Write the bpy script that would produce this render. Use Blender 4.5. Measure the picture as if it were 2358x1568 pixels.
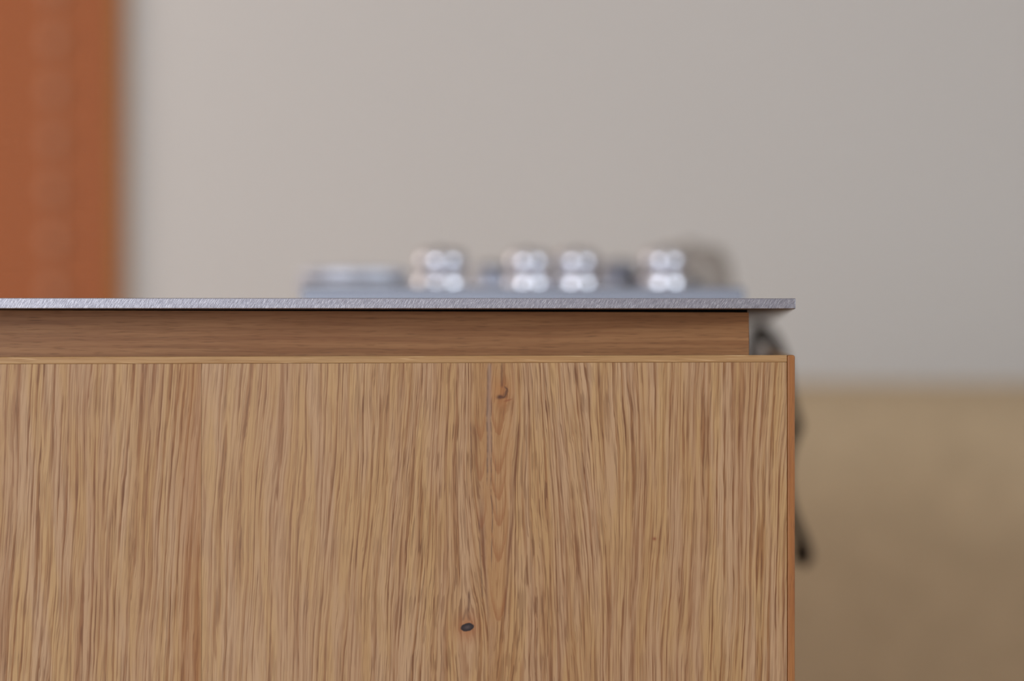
import bpy, bmesh, math, random
from mathutils import Vector
random.seed(7)
for o in list(bpy.data.objects): bpy.data.objects.remove(o)
scene = bpy.context.scene
C = scene.collection
R = math.radians

# ------------------------------------------------------------------ camera
W, H = 2358.0, 1568.0
S = 1.5                     # focus distance, metres
YAW = R(1.6)
PPX = 1650 + math.tan(YAW)*108.0/36*2358   # the photo is an off-centre crop: principal point in pixels
TOP = 0.900                 # worktop height
CAMZ = TOP - 0.0206
cd = bpy.data.cameras.new('camera'); cam = bpy.data.objects.new('camera', cd); C.objects.link(cam)
cam.location = (-S*math.sin(YAW), -S*math.cos(YAW), CAMZ)
cd.shift_x = -(PPX - 2358/2)/2358
cam.rotation_euler = (R(90), 0, -YAW)
cd.sensor_width = 36; cd.lens = 108.0
cd.dof.use_dof = True; cd.dof.focus_distance = S - 0.002; cd.dof.aperture_fstop = 3.5
cd.dof.aperture_blades = 0
cd.clip_start = 0.01
scene.camera = cam
FPX = 108.0/36*W
fwd = Vector((math.sin(YAW), math.cos(YAW), 0)); rgt = Vector((math.cos(YAW), -math.sin(YAW), 0))
def at(px, py, y):
    """world point on the vertical plane at depth y (real size there) seen at pixel px, py"""
    d = fwd + rgt*((px - PPX)/FPX) + Vector((0, 0, -(py - H/2)/FPX))
    t = (y - cam.location.y)/d.y
    return cam.location + d*t

# ------------------------------------------------------------------ world, daylight, exposure
world = bpy.data.worlds.new('world'); scene.world = world; world.use_nodes = True
bg = world.node_tree.nodes['Background']; bg.inputs[0].default_value = (0.78, 0.88, 1.0, 1); bg.inputs[1].default_value = 1.0
def area(name, loc, rot, sx, sy, energy, col):
    l = bpy.data.lights.new(name, 'AREA'); l.shape = 'RECTANGLE'; l.size = sx; l.size_y = sy; l.energy = energy; l.color = col
    o = bpy.data.objects.new(name, l); C.objects.link(o); o.location = loc; o.rotation_euler = rot
    return o
# daylight through the room's windows, plus an added warm fill at the left (each lamp stands in its window opening)
area('daylight_front', (-1.80, -2.68, 1.48), (R(90), 0, 0), 1.3, 1.44, 60, (0.90, 0.94, 1.0))
area('warm_fill_left', (-2.68, 1.75, 1.45), (R(90), 0, R(-90)), 1.5, 1.5, 19, (1.0, 0.82, 0.66))  # added warm fill, no known source; brightens the left of the back wall
area('daylight_right', (2.68, -1.2, 1.55), (R(90), 0, R(90)), 1.5, 1.3, 47, (0.85, 0.93, 1.0))
vs = scene.view_settings
scene.display_settings.display_device = 'sRGB'
vs.view_transform = 'Standard'; vs.look = 'None'; vs.gamma = 1.0; vs.use_curve_mapping = False
vs.exposure = 0.0
scene.cycles.max_bounces = 6; scene.cycles.diffuse_bounces = 4; scene.cycles.glossy_bounces = 3

# ------------------------------------------------------------------ shader expression helper
class NB:
    def __init__(s, name):
        s.mat = bpy.data.materials.new(name); s.mat.use_nodes = True
        s.nt = s.mat.node_tree; s.bsdf = s.nt.nodes['Principled BSDF']
    def n(s, t, **kw):
        nd = s.nt.nodes.new(t)
        for k, v in kw.items(): setattr(nd, k, v)
        return nd
    def put(s, sock, v):
        if isinstance(v, E): s.nt.links.new(v.s, sock)
        else: sock.default_value = v
    def math(s, op, *a, clamp=False):
        nd = s.n('ShaderNodeMath', operation=op, use_clamp=clamp)
        for i, v in enumerate(a): s.put(nd.inputs[i], v)
        return E(s, nd.outputs[0])
    def coords(s):
        tc = s.n('ShaderNodeTexCoord'); sp = s.n('ShaderNodeSeparateXYZ')
        s.nt.links.new(tc.outputs['Object'], sp.inputs[0])
        return [E(s, o) for o in sp.outputs]
    def vec(s, x, y, z):
        c = s.n('ShaderNodeCombineXYZ')
        for i, v in enumerate((x, y, z)): s.put(c.inputs[i], v)
        return E(s, c.outputs[0])
    def noise(s, x, y, z, detail=2.0, rough=0.5):
        nd = s.n('ShaderNodeTexNoise', noise_dimensions='3D'); s.put(nd.inputs['Vector'], s.vec(x, y, z))
        nd.inputs['Scale'].default_value = 1.0; nd.inputs['Detail'].default_value = detail; nd.inputs['Roughness'].default_value = rough
        return E(s, nd.outputs[0])
    def noise2(s, x, y, off, detail=1.0, rough=0.5):
        nd = s.n('ShaderNodeTexNoise', noise_dimensions='2D'); s.put(nd.inputs['Vector'], s.vec(x, y + off, 0.0))
        nd.inputs['Scale'].default_value = 1.0; nd.inputs['Detail'].default_value = detail; nd.inputs['Roughness'].default_value = rough
        return E(s, nd.outputs[0])
    def noise1(s, x, off, detail=1.0):
        nd = s.n('ShaderNodeTexNoise', noise_dimensions='1D'); s.put(nd.inputs['W'], x + off)
        nd.inputs['Scale'].default_value = 1.0; nd.inputs['Detail'].default_value = detail
        return E(s, nd.outputs[0])
    def ss(s, x, a, b, lo=0.0, hi=1.0):
        nd = s.n('ShaderNodeMapRange', interpolation_type='SMOOTHSTEP')
        s.put(nd.inputs[0], x)
        for i, v in enumerate((a, b, lo, hi)): nd.inputs[i+1].default_value = v
        return E(s, nd.outputs[0])
    def mix(s, f, a, b, blend='MIX'):
        nd = s.n('ShaderNodeMix', data_type='RGBA', blend_type=blend)
        s.put(nd.inputs[0], f)
        for i, v in ((6, a), (7, b)):
            if isinstance(v, E): s.nt.links.new(v.s, nd.inputs[i])
            else: nd.inputs[i].default_value = (*v, 1)
        return E(s, nd.outputs[2])
    def gauss(s, x): return s.math('EXPONENT', (x*x)*-1.0)
    def bump(s, h, strength, dist):
        b = s.n('ShaderNodeBump'); b.inputs['Strength'].default_value = strength; b.inputs['Distance'].default_value = dist
        s.put(b.inputs['Height'], h); s.nt.links.new(b.outputs[0], s.bsdf.inputs['Normal'])
class E:
    def __init__(s, nb, sock): s.b = nb; s.s = sock
    def __add__(s, o): return s.b.math('ADD', s, o)
    def __sub__(s, o): return s.b.math('SUBTRACT', s, o)
    def __mul__(s, o): return s.b.math('MULTIPLY', s, o)
    def __truediv__(s, o): return s.b.math('DIVIDE', s, o)
    def __rsub__(s, o): return s.b.math('SUBTRACT', o, s)
    __radd__ = __add__; __rmul__ = __mul__
def lin(r, g, b):
    f = lambda c: (c/255/12.92 if c/255 <= 0.04045 else ((c/255+0.055)/1.055)**2.4)
    return (f(r), f(g), f(b))

# ------------------------------------------------------------------ materials
def plain(name, col, rough=0.6, metal=0.0, var=0.06, scale=8.0, bump=0.0, spec=0.5):
    b = NB(name); x, y, z = b.coords()
    n = b.noise(x*scale, y*scale, z*scale, 1.0 if var < 0.03 else 2.0)
    f = b.ss(n, 0.3, 0.7)
    c2 = tuple(c*(1-var) for c in col); c1 = tuple(min(1, c*(1+var)) for c in col)
    b.put(b.bsdf.inputs['Base Color'], b.mix(f, c2, c1))
    b.bsdf.inputs['Roughness'].default_value = rough; b.bsdf.inputs['Metallic'].default_value = metal
    b.bsdf.inputs['Specular IOR Level'].default_value = spec
    if bump: b.bump(b.noise(x*scale*20, y*scale*20, z*scale*20, 3.0), bump, 0.001)
    return b.mat

def PXU(px): return at(px, 1000, 0.0).x*1000       # panel millimetres
def PXV(py): return (H/2 - py)/4.716

def oak_panel():
    """vertical oak veneer with a knotty cathedral figure; colours belong to the wood"""
    b = NB('oak_panel'); x, y, z = b.coords()
    U = x*1000.0; V = (z - CAMZ)*1000.0
    w1 = b.noise2(U/55.0, V/160.0, 3.1, 1.0) - 0.5
    w2 = b.noise2(U/11.0, V/60.0, 7.7, 1.0) - 0.5
    u = U + w1*7.0 + w2*2.6
    uc = PXU(1128)
    knots = [(PXU(1155), PXV(905), 7.0, 20.0, 0.6), (PXU(1076), PXV(1442), 7.0, 24.0, 0.7)]
    masks = []
    for ku, kv, ra, rb, amt in knots:
        du = U - ku; dv = V - kv
        e = b.math('EXPONENT', ((du*du)*(1/ra**2) + (dv*dv)*(1/rb**2))*-1.0)
        u = u - du*e*amt
        masks.append((du, dv))
    d = u - uc
    fall = b.gauss((d - 1.0)/14.0)
    rt_ = b.ss(d, -3.0, 3.0)
    sd = b.math('SQRT', d*d + 8.0)
    # grain fans out below the knots, straightens again towards the right edge
    leanl = b.ss(sd, 8.0, 36.0, 0.0, 0.055)
    leanr = b.ss(sd, 8.0, 34.0, 0.0, 0.065) - b.ss(sd, 40.0, 90.0, 0.0, 0.105)
    Vm = V + 80.0
    g = sd - fall*Vm*0.07 + Vm*(leanl + rt_*(leanr - leanl))
    side = rt_*37.0
    # growth rings: a sharp pore-dark start fading into pale late wood, broken into ragged streaks
    rag = b.noise2(U/1.2, V/15.0, 77.0, 1.0) - 0.5
    gg = g + rag*0.85
    ph = b.noise2(g/8.0, V/350.0 + side, 2.0, 1.0)
    r = b.math('FRACT', gg/4.3 + ph*2.4)
    amp = b.ss(b.noise2(g/2.2, V/58.0 + side, 5.0, 2.0, 0.55), 0.36, 0.62)
    A = b.ss(r, 0.0, 0.08) * b.ss(r, 0.12, 0.60, 1.0, 0.0) * (amp*0.85 + 0.15)
    r2 = b.math('FRACT', gg/1.9 + ph*5.0)
    s2 = b.ss(r2, 0.0, 0.14) * b.ss(r2, 0.18, 0.62, 1.0, 0.0) * b.ss(b.noise2(g/1.5, V/44.0 + side, 11.3, 2.0, 0.55), 0.40, 0.62)
    p1 = b.ss(b.noise2(gg/0.62, V/14.0 + side, 21.7, 0.0), 0.60, 0.70)             # short pore dashes
    p2 = b.ss(b.noise2(gg/0.85, V/30.0 + side, 31.9, 1.0), 0.57, 0.66)            # longer ones
    p3 = b.ss(b.noise2(gg/0.55, V/34.0 + side, 41.3, 0.0), 0.62, 0.72)            # hair lines
    near = b.gauss(d/48.0)                                                        # denser, finer pores around the heart
    broad = b.ss(b.noise2(u/24.0, V/400.0, 51.2, 1.0), 0.32, 0.68)
    pinkish = b.ss(b.noise2(u/8.0, V/90.0, 61.4, 2.0), 0.33, 0.67)
    # the stave left of the glue line is a little darker beside the line
    seam = b.ss(U, PXU(385), PXU(440)) * b.ss(U, PXU(463), PXU(465), 1.0, 0.0)
    light = b.mix(pinkish, WL1, WL2)
    tan = b.mix(broad, WT1, WT2)
    col = b.mix(A*(0.95 - near*0.25), light, tan)
    col = b.mix(s2*0.58, col, b.mix(pinkish, WD1, WD2))
    col = b.mix(p2*(A*0.55 + 0.24)*0.80, col, lin(108, 68, 40))
    col = b.mix(p1*(A*0.45 + 0.14 + near*0.36)*0.85, col, lin(96, 60, 36))
    col = b.mix(p3*(0.30 + near*0.18), col, lin(100, 66, 42))
    col = b.mix(broad*0.18, col, lin(138, 92, 52))
    col = b.mix(seam*0.32, col, lin(142, 90, 48))
    # warm heart stripe around the pith
    heart = b.gauss((U - PXU(1140))/13.0)
    col = b.mix(heart*0.28, col, lin(148, 104, 62))
    pale = b.ss(U, PXU(464), PXU(466)) * b.ss(U, PXU(650), PXU(960), 1.0, 0.0)
    col = b.mix(pale*0.13, col, lin(186, 156, 124))
    wig = b.noise1(V/26.0, 3.0, 2.0) - 0.5
    wob = (b.noise2(U/2.2, V/2.2, 91.0, 2.0) - 0.5)*0.9
    # smooth heartwood wedge narrowing downwards, bordered by two dark arms
    hw = b.math('MAXIMUM', (V - PXV(1440))*0.062 + 3.4, 1.5)
    q = b.math('ABSOLUTE', U - PXU(1143) + wig*2.0 + rag*0.5) / hw
    vz = b.ss(V, PXV(1450), PXV(1405)) * b.ss(V, PXV(985), PXV(925), 1.0, 0.0)
    col = b.mix(b.ss(q, 0.70, 1.05, 1.0, 0.0)*vz*0.50, col, b.mix(b.ss(p3 + wob, 0.2, 1.0), lin(166, 126, 82), lin(150, 108, 66)))
    arm = b.gauss((q - 1.12)/0.13)*vz*b.ss(V, PXV(1000), PXV(960), 1.0, 0.0)
    col = b.mix(arm*(amp*0.5 + 0.35), col, lin(104, 62, 36))
    # nested U-shaped ends of the rings on the centre line, left and right of the crack
    for cpx, wpx, k, ys, st in ((1148, 17, 0.9, (1000, 1088, 1150, 1210, 1290, 1428), 0.85), (1107, 12, 1.6, (1012, 1106, 1215), 0.75)):
        dc = U - PXU(cpx) + wig*1.5
        arc = V - dc*dc*k + wob*2.6
        tot = None
        for yy in ys:
            t = arc - PXV(yy)
            l = b.ss(t, -1.2, 0.6) * b.ss(t, 0.6, 9.0, 1.0, 0.0)
            tot = l if tot is None else b.math('MAXIMUM', tot, l)
        wm = b.ss(b.math('ABSOLUTE', dc), wpx/4.716*0.75, wpx/4.716*1.35, 1.0, 0.0)
        col = b.mix(tot*wm*st*0.58, col, lin(130, 76, 40))
    # dark drying cracks along the pith
    dash = b.ss(b.noise1(V/8.0, 0.5, 2.0), 0.28, 0.55)
    for px, wd, v0, v1, st in ((1123, 0.42, 840, 1140, 0.75), (1132, 0.30, 905, 1330, 0.7), (1142, 0.18, 1040, 1230, 0.45), (1111, 0.2, 930, 990, 0.5), (1161, 0.3, 930, 985, 0.55), (1085, 0.35, 960, 1130, 0.45), (1100, 0.4, 1180, 1420, 0.5)):
        dx = U - PXU(px) + wig*2.2 + (V - PXV(v0))*(0.06 if px == 1100 else 0.0)
        m = b.gauss(dx/wd) * b.ss(V, PXV(v1), PXV(v1 - 60)) * b.ss(V, PXV(v0 + 25), PXV(v0), 1.0, 0.0)
        col = b.mix(m*dash*st, col, lin(84, 60, 50))
    grey = b.gauss((U - PXU(1127) + wig*2.2)/0.9) * b.ss(V, PXV(1130), PXV(1000)) * b.ss(V, PXV(845), PXV(830), 1.0, 0.0)
    col = b.mix(grey*0.5, col, lin(136, 116, 106))
    # upper knot: reddish halo, a dark hook and the dark streak above it
    du, dv = masks[0]
    col = b.mix(b.math('EXPONENT', ((du*du)/26.0 + (dv*dv)/70.0)*-1.0)*0.55, col, lin(150, 92, 46))
    hook = b.math('SQRT', (du*du)/6.5 + (dv - 1.0)*(dv - 1.0)/8.0) + wob*0.7
    hk = b.gauss((hook - 1.0)/0.26) * b.ss(du - dv*0.7, -1.6, 0.4)
    col = b.mix(hk*0.85, col, lin(76, 44, 28))
    blob = b.math('EXPONENT', ((du + 1.3)*(du + 1.3)/1.6 + (dv + 2.0)*(dv + 2.0)/1.0)*-1.0)
    col = b.mix(blob*0.8, col, lin(74, 42, 28))
    st = b.gauss((du - 0.1 + wob*0.6)/0.65) * b.ss(dv, 2.2, 4.0) * b.ss(dv, 12.0, 18.0, 1.0, 0.0)
    col = b.mix(st*0.7, col, lin(92, 58, 38))
    tail = b.gauss((dv + 4.3 - du*0.28 + wob*0.6)/0.42) * b.ss(du, 0.5, 2.0) * b.ss(du, 4.0, 6.0, 1.0, 0.0)
    col = b.mix(tail*0.7, col, lin(128, 74, 44))
    # lower knot: black heart, orange ring, peaked flame above
    du, dv = masks[1]
    col = b.mix(b.math('EXPONENT', ((du*du)/26.0 + (dv*dv)/42.0)*-1.0)*0.75, col, lin(140, 80, 40))
    fl = b.gauss((b.math('ABSOLUTE', du + 0.6) - 2.6 + dv*0.32)/0.75) * b.ss(dv, 2.5, 4.0) * b.ss(dv, 9.0, 13.0, 1.0, 0.0)
    col = b.mix(fl*0.5, col, lin(92, 62, 44))
    f2 = b.gauss((du - 0.4 - dv*0.03)/0.6) * b.ss(dv, 6.0, 9.0) * b.ss(dv, 15.0, 20.0, 1.0, 0.0)
    col = b.mix(f2*0.75, col, lin(86, 54, 38))
    kr = b.math('SQRT', ((du - dv*0.35)*(du - dv*0.35))/10.2 + (dv*dv)/4.4) + wob*0.32
    core = b.ss(kr, 0.82, 1.12, 1.0, 0.0)
    col = b.mix(core, col, b.mix(b.ss(kr, 0.0, 0.75), lin(70, 58, 60), lin(36, 26, 28)))
    # pin knot at the right
    du = U - PXU(1507); dv = V - PXV(1240)
    col = b.mix(b.math('EXPONENT', ((du*du)/0.9 + (dv*dv)/0.8)*-1.0)*0.8, col, lin(120, 58, 34))
    b.put(b.bsdf.inputs['Base Color'], col)
    b.bsdf.inputs['Roughness'].default_value = 0.52; b.bsdf.inputs['Specular IOR Level'].default_value = 0.35
    return b.mat
WL1, WL2 = lin(173, 139, 96), lin(173, 141, 108)
WT1, WT2 = lin(136, 94, 56), lin(132, 91, 61)
WD1, WD2 = lin(130, 84, 47), lin(127, 86, 57)

def oak_strip(name, along, light, dark, pore, cross=1.2, length=60.0, flecks=False, rough=0.5):
    """straight-grained solid oak; along = index of the grain axis"""
    b = NB(name); c = b.coords()
    L = c[along]*1000.0
    oth = [c[i]*1000.0 for i in range(3) if i != along]
    t = oth[0]*0.31 + oth[1] if along == 0 else oth[0] + oth[1]*0.31
    wv = b.noise(L/70.0, t/14.0, 1.0, 2.0) - 0.5
    t = t + wv*2.4 + (b.noise(L/18.0, t/5.0, 8.0, 1.0) - 0.5)*0.6
    A = b.ss(b.noise(L/(length*2.2), t/(cross*3.0), 4.0, 2.0), 0.33, 0.68)
    s = b.ss(b.noise(L/length, t/cross, 9.0, 2.0, 0.6), 0.45, 0.72)
    p = b.ss(b.noise(L/(length*0.22), t/(cross*0.42), 14.0, 1.0), 0.56, 0.74)
    br = b.ss(b.noise(L/95.0, t/30.0, 19.0, 2.0), 0.35, 0.65)
    col = b.mix(A*0.7, light, dark)
    col = b.mix(s*0.4, col, tuple(v*0.78 for v in dark))
    col = b.mix(p*0.5, col, pore)
    col = b.mix(br*0.3, col, tuple(v*w for v, w in zip(dark, (1.05, 0.9, 0.75))))
    if flecks:
        fl = b.ss(b.noise(L/26.0, t/1.5 + L/30.0, 29.0, 2.0), 0.60, 0.76)
        col = b.mix(fl*0.7, col, lin(205, 172, 130))
    b.put(b.bsdf.inputs['Base Color'], col)
    b.bsdf.inputs['Roughness'].default_value = rough; b.bsdf.inputs['Specular IOR Level'].default_value = 0.35
    b.bump(p*-1.0, 0.2, 0.0003)
    return b.mat

def steel_edge():
    b = NB('brushed_steel'); x, y, z = b.coords()
    X = x*1000.0; Z = z*1000.0
    t = X - Z*0.55
    sc = b.noise(t/0.55, Z/2.6, y*60.0, 2.0, 0.6)
    fn = b.noise(X/0.35, Z/0.35, y*900.0, 1.0)
    spark = b.ss(sc*0.6 + fn*0.4, 0.54, 0.70)
    col = b.mix(b.ss(sc, 0.3, 0.7), (0.23, 0.225, 0.26), (0.35, 0.345, 0.39))
    col = b.mix(spark*0.6, col, (0.66, 0.65, 0.68))
    b.put(b.bsdf.inputs['Base Color'], col)
    b.bsdf.inputs['Metallic'].default_value = 1.0
    b.put(b.bsdf.inputs['Roughness'], b.ss(fn, 0.3, 0.7, 0.38, 0.52))
    b.bump(sc*0.6 + fn*0.5, 0.30, 0.00025)
    return b.mat

M = {}
M['panel'] = oak_panel()
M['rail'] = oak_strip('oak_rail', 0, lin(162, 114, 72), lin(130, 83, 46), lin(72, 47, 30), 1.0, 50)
M['lip'] = oak_strip('oak_lipping', 0, lin(172, 139, 97), lin(154, 116, 74), lin(128, 88, 48), 0.9, 60, flecks=True)
M['lipv'] = oak_strip('oak_edge', 2, lin(158, 107, 60), lin(134, 82, 42), lin(96, 56, 28), 0.9, 40)
M['oakside'] = oak_strip('oak_side', 2, lin(196, 158, 115), lin(168, 122, 80), lin(110, 72, 45), 2.0, 60)
M['steel'] = steel_edge()
M['black'] = plain('black_board', (0.004, 0.004, 0.004), 0.9, spec=0.1)
M['chrome'] = plain('polished_steel', (0.66, 0.66, 0.72), 0.27, 1.0, 0.02)
M['satin'] = plain('satin_steel', (0.36, 0.38, 0.46), 0.34, 1.0, 0.03)
M['cap'] = plain('matt_alloy', (0.62, 0.63, 0.69), 0.62, 1.0, 0.03)
M['dull'] = plain('dull_steel', (0.31, 0.33, 0.39), 0.55, 1.0, 0.03)
M['iron'] = plain('cast_iron', (0.035, 0.037, 0.04), 0.6, 0.0, 0.1, 60)
M['wall'] = plain('wall_paint', lin(214, 212, 210), 0.85, 0, 0.012, 1.5, spec=0.2)
M['ceil'] = plain('ceiling_paint', lin(225, 222, 216), 0.9, 0, 0.01, 1.0, spec=0.1)
def floor_wood():
    b = NB('oak_floor'); x, y, z = b.coords()
    st = b.noise2(x*90.0, y*3.0, 0.0, 1.0)
    b.put(b.bsdf.inputs['Base Color'], b.mix(b.ss(st, 0.35, 0.65), lin(136, 98, 62), lin(172, 132, 92)))
    b.bsdf.inputs['Roughness'].default_value = 0.55
    return b.mat
M['floor'] = floor_wood()
M['white'] = plain('white_paint', lin(228, 226, 222), 0.5, 0, 0.01)
M['bamboo'] = oak_strip('stained_bamboo', 0, lin(182, 106, 54), lin(162, 88, 42), lin(128, 68, 30), 7.0, 400)
M['cord'] = plain('blind_cord', lin(206, 150, 118), 0.7, 0, 0.05, 40)
M['binding'] = plain('blind_binding', lin(160, 116, 62), 0.8, 0, 0.05, 40)
M['towel'] = plain('towel_cloth', lin(64, 56, 50), 0.95, 0, 0.12, 60, 0.4, spec=0.1)
M['sofa'] = plain('sofa_cloth', lin(190, 171, 143), 0.95, 0, 0.05, 30, 0.3, spec=0.1)
M['leg'] = plain('dark_wood', lin(80, 55, 38), 0.5)
M['jar'] = plain('stoneware', lin(150, 140, 132), 0.55, 0, 0.06, 30)

# ------------------------------------------------------------------ mesh helpers
def link(name, me, mat, parent=None):
    o = bpy.data.objects.new(name, me); C.objects.link(o)
    if mat and not me.materials: me.materials.append(mat)
    if parent: o.parent = parent
    return o
def bm_obj(name, bm, mat, parent=None, smooth=False):
    bmesh.ops.recalc_face_normals(bm, faces=bm.faces)
    me = bpy.data.meshes.new(name); bm.to_mesh(me); bm.free()
    if smooth:
        for p in me.polygons: p.use_smooth = True
    return link(name, me, mat, parent)
def hexa(bm, pts, bev=0.0, seg=2):
    """pts: 8 corners, bottom four then top four"""
    v = [bm.verts.new(p) for p in pts]
    fs = [bm.faces.new([v[i] for i in f]) for f in ((3,2,1,0),(4,5,6,7),(0,1,5,4),(1,2,6,5),(2,3,7,6),(3,0,4,7))]
    if bev:
        es = list({e for f in fs for e in f.edges})
        bmesh.ops.bevel(bm, geom=es, offset=bev, segments=seg, profile=0.5, affect='EDGES')
def box(bm, x0, x1, y0, y1, z0, z1, bev=0.0, seg=2):
    hexa(bm, [(x0,y0,z0),(x1,y0,z0),(x1,y1,z0),(x0,y1,z0),(x0,y0,z1),(x1,y0,z1),(x1,y1,z1),(x0,y1,z1)], bev, seg)
def box_obj(name, x0, x1, y0, y1, z0, z1, mat, parent=None, bev=0.0, seg=2):
    bm = bmesh.new(); box(bm, x0, x1, y0, y1, z0, z1, bev, seg)
    return bm_obj(name, bm, mat, parent)
def lathe(bm, prof, n=40, c=(0,0,0)):
    rings = []
    for r, z in prof:
        if r < 1e-6: rings.append([bm.verts.new((c[0], c[1], c[2]+z))])
        else: rings.append([bm.verts.new((c[0]+r*math.cos(2*math.pi*i/n), c[1]+r*math.sin(2*math.pi*i/n), c[2]+z)) for i in range(n)])
    for a, d in zip(rings, rings[1:]):
        for i in range(n):
            j = (i+1) % n
            if len(a) == 1 and len(d) == 1: continue
            if len(a) == 1: bm.faces.new((a[0], d[j], d[i]))
            elif len(d) == 1: bm.faces.new((a[i], a[j], d[0]))
            else: bm.faces.new((a[i], a[j], d[j], d[i]))
def tube(bm, pts, r, n=12):
    pts = [Vector(p) for p in pts]; rings = []
    for i, p in enumerate(pts):
        t = (pts[min(i+1, len(pts)-1)] - pts[max(i-1, 0)]).normalized()
        up = Vector((0,0,1)) if abs(t.z) < 0.9 else Vector((1,0,0))
        a = t.cross(up).normalized(); d = t.cross(a)
        rings.append([bm.verts.new(p + a*(r*math.cos(2*math.pi*k/n)) + d*(r*math.sin(2*math.pi*k/n))) for k in range(n)])
    for a, d in zip(rings, rings[1:]):
        for k in range(n): bm.faces.new((a[k], a[(k+1)%n], d[(k+1)%n], d[k]))
    bm.faces.new(rings[0]); bm.faces.new(rings[-1][::-1])
def empty(name, loc=(0,0,0)):
    o = bpy.data.objects.new(name, None); C.objects.link(o); o.location = loc; o.empty_display_size = 0.1
    return o
def tag(o, label, cat, group=None):
    o['label'] = label; o['category'] = cat
    if group: o['group'] = group
    return o
def struct(o): o['kind'] = 'structure'; return o
def smooth_by_angle(o, deg=40):
    for p in o.data.polygons: p.use_smooth = True
    m = o.modifiers.new('split', 'EDGE_SPLIT'); m.split_angle = R(deg)

# ------------------------------------------------------------------ the room
X0, X1, Y0, Y1, ZC = -2.7, 2.7, -2.7, 3.0, 2.55
struct(box_obj('floor', X0-.2, X1+.2, Y0-.2, Y1+.2, -0.1, 0.0, M['floor']))
struct(box_obj('ceiling', X0-.2, X1+.2, Y0-.2, Y1+.2, ZC, ZC+0.1, M['ceil']))
struct(box_obj('wall_back', X0-.2, X1+.2, Y1, Y1+0.15, 0, ZC, M['wall']))
def wall_with_hole(name, axis, pos, out, a0, a1, h0, h1, z0, z1):
    bm = bmesh.new()
    p0, p1 = sorted((pos, pos+out))
    for (s0, s1, t0, t1) in ((a0, h0, 0, ZC), (h1, a1, 0, ZC), (h0, h1, 0, z0), (h0, h1, z1, ZC)):
        if axis == 'y': box(bm, s0, s1, p0, p1, t0, t1)
        else: box(bm, p0, p1, s0, s1, t0, t1)
    struct(bm_obj(name, bm, M['wall']))
wall_with_hole('wall_front', 'y', Y0, -0.15, X0, X1, -2.50, -1.10, 0.70, 2.25)
wall_with_hole('wall_left', 'x', X0, -0.15, Y0-.2, Y1, 0.95, 2.55, 0.65, 2.25)
wall_with_hole('wall_right', 'x', X1, 0.15, Y0-.2, Y1, -2.0, -0.4, 0.85, 2.25)
def window(name, axis, pos, h0, h1, z0, z1):
    e = struct(empty(name, (0,0,0)))
    def bar(nm, s0, s1, t0, t1):
        if axis == 'y': box_obj(nm, s0, s1, pos-.03, pos+.03, t0, t1, M['white'], e)
        else: box_obj(nm, pos-.03, pos+.03, s0, s1, t0, t1, M['white'], e)
    f = 0.05; m = (h0+h1)/2
    bar('frame_side', h0, h0+f, z0, z1); bar('frame_side', h1-f, h1, z0, z1)
    bar('frame_bottom', h0+f, h1-f, z0, z0+f); bar('frame_top', h0+f, h1-f, z1-f, z1)
    bar('mullion', m-.02, m+.02, z0+f, z1-f)
window('window_1', 'y', Y0-0.1, -2.50, -1.10, 0.70, 2.25)
window('added_window_2', 'x', X0-0.1, 0.95, 2.55, 0.65, 2.25)  # unseen window, added to go with the warm left fill
window('window_3', 'x', X1+0.1, -2.0, -0.4, 0.85, 2.25)
struct(box_obj('baseboard_back', X0, X1, Y1-0.015, Y1, 0, 0.09, M['white']))

# ------------------------------------------------------------------ kitchen island
ISL_D = 1.25                                     # island depth
xl = -1.15                                       # far left end, outside the frame
pr = at(1830.5, 818, 0.0); xr = pr.x             # right face of the island
zl, zr = at(0, 822.0, 0.0).z, at(1830, 817.5, 0.0).z    # the front hangs a hair out of level
def ztop(x): 
    xa = at(0, 822, 0).x
    return zl + (zr - zl)*(x - xa)/(xr - xa)
LIP = 0.0035; SL = 0.0039
isl = tag(empty('kitchen_island', (0, 0, 0)), 'oak island cabinet with knotty vertical grain under the thin steel worktop', 'cabinet')
# the panel core carries two veneered staves and its solid lippings
fp_bm = bmesh.new(); box(fp_bm, xl+.004, xr-.006, 0.004, 0.019, 0.10, zr-0.006)
fp = bm_obj('front_panel', fp_bm, M['oakside'], isl)
xseam = at(464, 1200, 0).x
def slab(name, x0, x1, z0, ta, tb, y0, y1, mat, parent, bev=0.0, seg=2):
    bm = bmesh.new()
    hexa(bm, [(x0,y0,z0(x0)),(x1,y0,z0(x1)),(x1,y1,z0(x1)),(x0,y1,z0(x0)),(x0,y0,ta(x0)),(x1,y0,ta(x1)),(x1,y1,ta(x1)),(x0,y1,ta(x0))], bev, seg)
    return bm_obj(name, bm, mat, parent)
zb = lambda x: 0.10
zt = lambda x: ztop(x) - LIP
edges = [xl, -0.62, xseam, xr - SL]
for a, d in zip(edges, edges[1:]):
    slab('stave', a + (0.00006 if a > xl else 0), d - 0.00006, zb, zt, None, 0.0, 0.004, M['panel'], fp)
slab('top_lipping', xl, xr - SL, zt, ztop, None, -0.0001, 0.019, M['lip'], fp, 0.0005)
slab('side_lipping', xr - SL, xr, zb, ztop, None, -0.0001, 0.019, M['lipv'], fp, 0.0010, 3)
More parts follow.
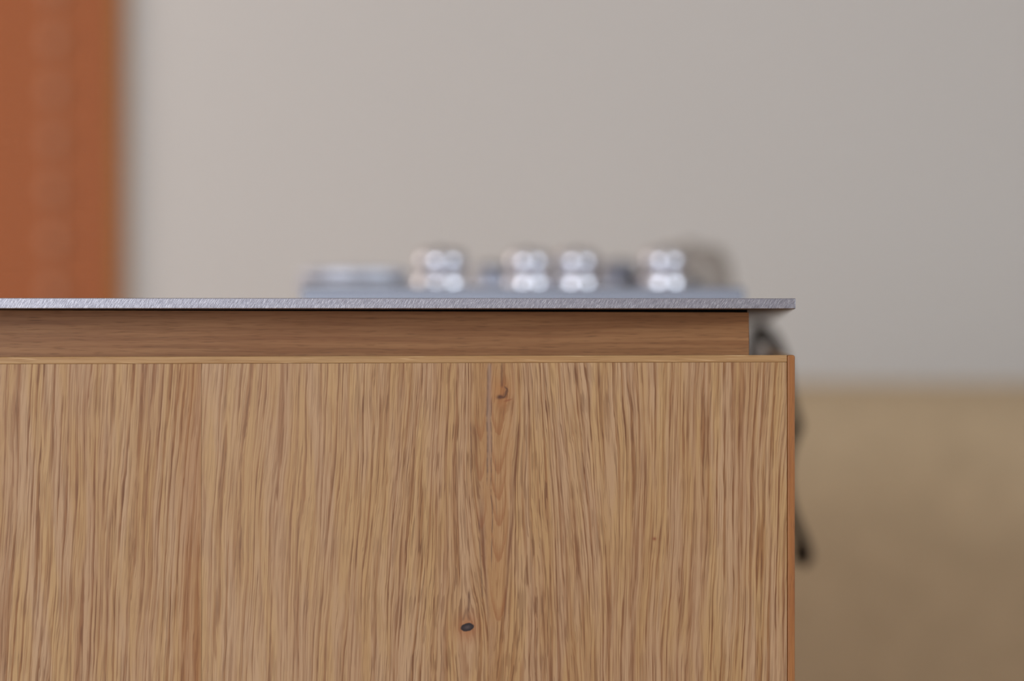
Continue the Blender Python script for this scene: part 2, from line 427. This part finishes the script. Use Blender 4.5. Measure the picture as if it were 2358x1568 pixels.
# right side panel, seen only edge-on behind the front
sp = box_obj('side_panel', xr-0.0095, xr-0.0002, 0.0192, ISL_D, 0.10, zr-0.0036, M['oakside'], isl)
box_obj('top_lipping', xr-0.0095, xr-0.0002, 0.0192, ISL_D, zr-0.0036, zr-0.0001, M['lip'], sp, 0.0004)
box_obj('back_panel', xl, xr-0.0195, ISL_D-0.019, ISL_D, 0.10, zr-0.001, M['oakside'], isl)
box_obj('end_panel', xl, xl+0.019, 0.0195, ISL_D-0.0195, 0.10, zr-0.001, M['oakside'], isl)
box_obj('plinth', xl+0.05, xr-0.05, 0.05, ISL_D-0.05, 0.0, 0.10, M['black'], isl)
# recessed finger rail: its top dips slowly to the right, leaving a widening shadow gap below the steel
RY = 0.030
xrr = at(1724.5, 770, RY).x
ra, rb_ = at(0, 714.2, RY), at(1724, 719.6, RY)
rt = lambda x: ra.z + (rb_.z - ra.z)*(x - ra.x)/(rb_.x - ra.x)
bm = bmesh.new()
prof_r = [(xl+.03, 0.82), (xrr, 0.82), (xrr, rb_.z), (ra.x, ra.z), (xl+.03, ra.z)]
fa = [bm.verts.new((px_, RY, pz_)) for px_, pz_ in prof_r]; fb = [bm.verts.new((px_, RY+0.018, pz_)) for px_, pz_ in prof_r]
bm.faces.new(fa); bm.faces.new(fb[::-1])
for i in range(5): bm.faces.new((fa[i], fa[(i+1)%5], fb[(i+1)%5], fb[i]))
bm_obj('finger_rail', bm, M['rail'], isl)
bm = bmesh.new(); box(bm, xrr-0.018, xrr-0.0002, RY+0.0185, ISL_D-0.05, 0.82, rb_.z)
bm_obj('side_finger_rail', bm, M['rail'], isl)
ZS0 = at(900, 710.9, 0).z                        # underside of the steel
box_obj('shadow_gap_subtop', xl+.04, xrr-0.0008, RY+0.0025, ISL_D-0.06, rb_.z-0.01, ZS0, M['black'], isl)  # carries the steel; near-black so the gap's shade is put into its colour
# steel worktop
wt = box_obj('worktop', xl-0.02, xr+0.0003, 0.0, ISL_D+0.02, ZS0, TOP, M['steel'], None, 0.00035, 2)
tag(wt, 'thin brushed steel worktop overhanging the oak island', 'worktop')

# ------------------------------------------------------------------ gas hob on the worktop
HY = 0.60                                        # row of knobs
def at_depth(px, dpt):                           # x, y of the worktop point seen at column px, dpt metres from the lens
    p = cam.location + fwd*dpt + rgt*((px - PPX)/FPX*dpt)
    return p
hob = tag(empty('gas_hob', (0, 0, TOP)), 'low steel gas hob with a row of shiny round knobs, standing on the worktop', 'hob')
def hobz(o): o.parent = hob; return o
pl, prr = at(690, 700, 0.47), at(1716, 700, 0.47)
def rbox(name, x0, x1, y0, y1, z0, z1, mat, parent, bev):
    return box_obj(name, x0, x1, y0, y1, z0, z1, mat, parent, bev, 3)
tray = rbox('tray', pl.x, prr.x, 0.47, 0.92, 0.0, 0.014, M['dull'], hob, 0.003)
def knob(px, dpt, r=0.0165, h=0.040, pmat='chrome'):
    p = at_depth(px, dpt)
    k = empty('knob', (p.x, p.y, 0.014)); k.parent = hob; k.scale = (1, 1, 0.84)
    bm = bmesh.new()
    lathe(bm, [(0,0.0185),(r*0.80,0.0185),(r*0.88,0.0195),(r*0.97,0.0235),(r*0.985,h*0.72),(r*0.90,h*0.90),(r*0.72,h*0.985),(0,h)])
    o = bm_obj('grip', bm, M[pmat], k); smooth_by_angle(o, 50)
    bm = bmesh.new()
    lathe(bm, [(0,0),(r*1.02,0),(r*1.06,0.002),(r*1.04,0.012),(r*0.92,0.0165),(r*0.8,0.0175),(r*0.8,0.0186),(0,0.0186)])
    o = bm_obj('collar', bm, M[pmat], k); smooth_by_angle(o, 50)
    bm = bmesh.new(); box(bm, -0.0012, 0.0012, -r*0.95, -r*0.2, h-0.0012, h+0.0006)
    bm_obj('pointer', bm, M['iron'], k)
K_H = 0.038
knob(1017, 2.22, 0.0190, K_H); knob(1216, 2.24, 0.0160, K_H); knob(1328, 2.24, 0.0170, K_H); knob(1530, 2.22, 0.0170, K_H)
knob(1133, 2.40, 0.0140, 0.030, 'satin'); knob(1425, 2.40, 0.0160, 0.033, 'satin')
# flat burner at the left, pan grate behind
p = at_depth(815, 2.16)
bn = empty('burner', (p.x, p.y, 0.014)); bn.parent = hob
bm = bmesh.new(); lathe(bm, [(0,0),(0.040,0),(0.041,0.006),(0.034,0.009),(0,0.009)], 40); smooth_by_angle(bm_obj('burner_base', bm, M['cap'], bn))
bm = bmesh.new(); lathe(bm, [(0,0.009),(0.030,0.009),(0.038,0.010),(0.038,0.0145),(0.032,0.0165),(0,0.017)], 40); smooth_by_angle(bm_obj('burner_cap', bm, M['cap'], bn))
p = at_depth(1560, 2.62)
bn = empty('burner', (p.x-0.01, 0.80, 0.014)); bn.parent = hob
bm = bmesh.new(); lathe(bm, [(0,0),(0.034,0),(0.034,0.006),(0.028,0.009),(0,0.009)], 40); smooth_by_angle(bm_obj('burner_base', bm, M['dull'], bn))
bm = bmesh.new(); lathe(bm, [(0,0.009),(0.026,0.009),(0.030,0.010),(0.029,0.013),(0,0.014)], 40); smooth_by_angle(bm_obj('burner_cap', bm, M['iron'], bn))

# stoneware jar standing behind the hob
p = at_depth(1590, 2.62)
jar = tag(empty('jar', (p.x, p.y, TOP)), 'small greyish jar behind the rightmost knob of the hob', 'jar')
bm = bmesh.new(); lathe(bm, [(0,0),(0.030,0),(0.034,0.004),(0.036,0.030),(0.033,0.047),(0.028,0.052),(0.026,0.052),(0.026,0.050),(0,0.050)]); smooth_by_angle(bm_obj('body', bm, M['jar'], jar), 50)
bm = bmesh.new(); lathe(bm, [(0,0.052),(0.029,0.052),(0.029,0.055),(0.024,0.059),(0.006,0.060),(0.006,0.064),(0,0.065)]); smooth_by_angle(bm_obj('lid', bm, M['jar'], jar), 50)

# ------------------------------------------------------------------ towel thrown over the side panel's top edge
dT = 2.2
def pxw(px, y): return at(px, 784, y).x
yT = at_depth(1750, dT).y
pxc = 1752
tx = pxw(pxc, yT)
zp = zr                                          # top of the side panel
def pz(py): return at(1750, py, yT).z
# section of the cloth along the panel (x, z): down the inside, bunched over the edge, down the outside
sec = [(1719, 846), (1717, 822), (1717, 800), (1720, 782), (1732, 764), (1750, 754), (1770, 754), (1786, 764), (1799, 782), (1810, 803), (1818, 830), (1822, 872), (1830, 930),
       (1846, 968), (1848, 990), (1828, 1020), (1812, 1090), (1822, 1165), (1846, 1225), (1866, 1268), (1866, 1298), (1846, 1312)]
bm = bmesh.new(); rows = []
NY = 14
for j in range(NY+1):
    f = j/NY; yy = yT + f*0.16
    row = []
    for i, (px_, py_) in enumerate(sec):
        X = pxw(px_, yT); Z = pz(py_)
        out = max(0.0, i - 9)/12
        X += 0.004*out*math.sin(f*10.0) - 0.003*f*out
        X = max(X, xr + 0.006) if i > 9 else X
        if i <= 10: Z -= 0.003*math.sin(f*7.0)*(1 if 3 < i < 10 else 0)
        row.append(bm.verts.new((X, yy + 0.004*out*math.sin(i*1.1), Z)))
    rows.append(row)
# the near end is tucked in on itself over the edge
mid = Vector((sum(v.co.x for v in rows[0][:11])/11, 0, pz(788)))
base_row = rows[0]
for k, (f, dy) in enumerate(((0.66, -0.004), (0.34, -0.005), (0.03, -0.005))):
    row = []
    for i, v in enumerate(base_row):
        g_ = f if i <= 10 else (1.0 if k == 0 else 0.98)
        if i <= 10: row.append(bm.verts.new((mid.x + (v.co.x - mid.x)*g_, yT + dy, max(mid.z + (v.co.z - mid.z)*g_, zr + 0.005))))
        else: row.append(bm.verts.new((v.co.x, yT + dy, v.co.z + 0.0005*k)))
    rows.insert(0, row)
for a, d in zip(rows, rows[1:]):
    for i in range(len(sec)-1): bm.faces.new((a[i], a[i+1], d[i+1], d[i]))
tw = bm_obj('towel', bm, M['towel'], None, True)
m = tw.modifiers.new('thick', 'SOLIDIFY'); m.thickness = 0.004; m.offset = -1
m = tw.modifiers.new('sub', 'SUBSURF'); m.levels = 2; m.render_levels = 2
tag(tw, 'dark towel slung over the right edge of the oak island', 'towel')

# ------------------------------------------------------------------ woven blind on the back wall, left
BY = Y1 - 0.014
bx1 = at(289, 400, BY).x; bx0 = bx1 - 1.0
zc1 = at(120, 210, BY).z
bl = tag(empty('woven_blind', (0, BY, 0)), 'orange brown woven wooden blind hanging on the back wall at the left edge', 'blind')
bm = bmesh.new(); box(bm, 0, bx1-bx0-0.016, -0.003, 0.003, -0.0085, 0.0085, 0.0015, 1)
me = bpy.data.meshes.new('slat'); bmesh.ops.recalc_face_normals(bm, faces=bm.faces); bm.to_mesh(me); bm.free(); me.materials.append(M['bamboo'])
zt_, zb2 = 2.25, 0.62
nsl = int((zt_ - zb2)/0.018)
for i in range(nsl):
    o = bpy.data.objects.new('slat', me); C.objects.link(o); o.parent = bl
    o.location = (bx0, random.uniform(-.001, .001), zt_ - 0.009 - i*0.018)
box_obj('headrail', bx0, bx1, -0.03, 0.012, zt_, zt_+0.06, M['bamboo'], bl, 0.004)
box_obj('bottom_rail', bx0, bx1, -0.008, 0.008, zb2-0.04, zb2, M['bamboo'], bl, 0.003)
box_obj('edge_binding', bx1-0.0155, bx1, -0.005, 0.005, zb2, zt_, M['binding'], bl, 0.001)
xc = at(122, 300, BY-0.006).x
bm = bmesh.new(); tube(bm, [(xc, -0.006, zb2), (xc, -0.006, zt_)], 0.002, 8)
cordo = bm_obj('lift_cord', bm, M['cord'], bl)
step = (at(120, 210, BY).z - at(120, 325, BY).z)
i = -4
while True:
    z = zc1 - i*step
    if z < zb2 + .03: break
    if z < zt_ - .03:
        bm = bmesh.new(); lathe(bm, [(0,-0.013),(0.009,-0.011),(0.010,-0.004),(0.010,0.004),(0.009,0.011),(0,0.013)], 16, (xc, -0.010, z))
        bm_obj('cord_knot', bm, M['cord'], cordo, True)
    i += 1

# ------------------------------------------------------------------ sofa beyond the island, right
SD = 3.45
sc_ = at_depth(2110, SD)
szt = CAMZ + (H/2 - 882)/FPX*SD
sofa = tag(empty('sofa', (sc_.x + 0.25, sc_.y + 0.02, 0)), 'brown upholstered sofa back at the right behind the island', 'sofa')
sofa.rotation_euler = (0, 0, R(-22))
def cushion(name, x0, x1, y0, y1, z0, z1, bev, mat='sofa'):
    bm = bmesh.new(); box(bm, x0, x1, y0, y1, z0, z1, bev, 6)
    o = bm_obj(name, bm, M[mat], sofa, True); return o
cushion('backrest', -0.85, 0.85, -0.26, 0.14, 0.20, szt, 0.19)
cushion('base', -0.80, 0.80, 0.0, 0.74, 0.14, 0.34, 0.02)
cushion('seat_cushion', -0.66, -0.005, 0.12, 0.76, 0.34, 0.47, 0.04)
cushion('seat_cushion', 0.005, 0.66, 0.12, 0.76, 0.34, 0.47, 0.04)
cushion('armrest', -0.85, -0.67, -0.10, 0.76, 0.14, 0.62, 0.05)
cushion('armrest', 0.67, 0.85, -0.10, 0.76, 0.14, 0.62, 0.05)
for sx in (-0.76, 0.76):
    for sy in (-0.02, 0.68):
        bm = bmesh.new(); lathe(bm, [(0,0),(0.016,0),(0.024,0.15),(0,0.15)], 16, (sx, sy, 0)); smooth_by_angle(bm_obj('leg', bm, M['leg'], sofa))
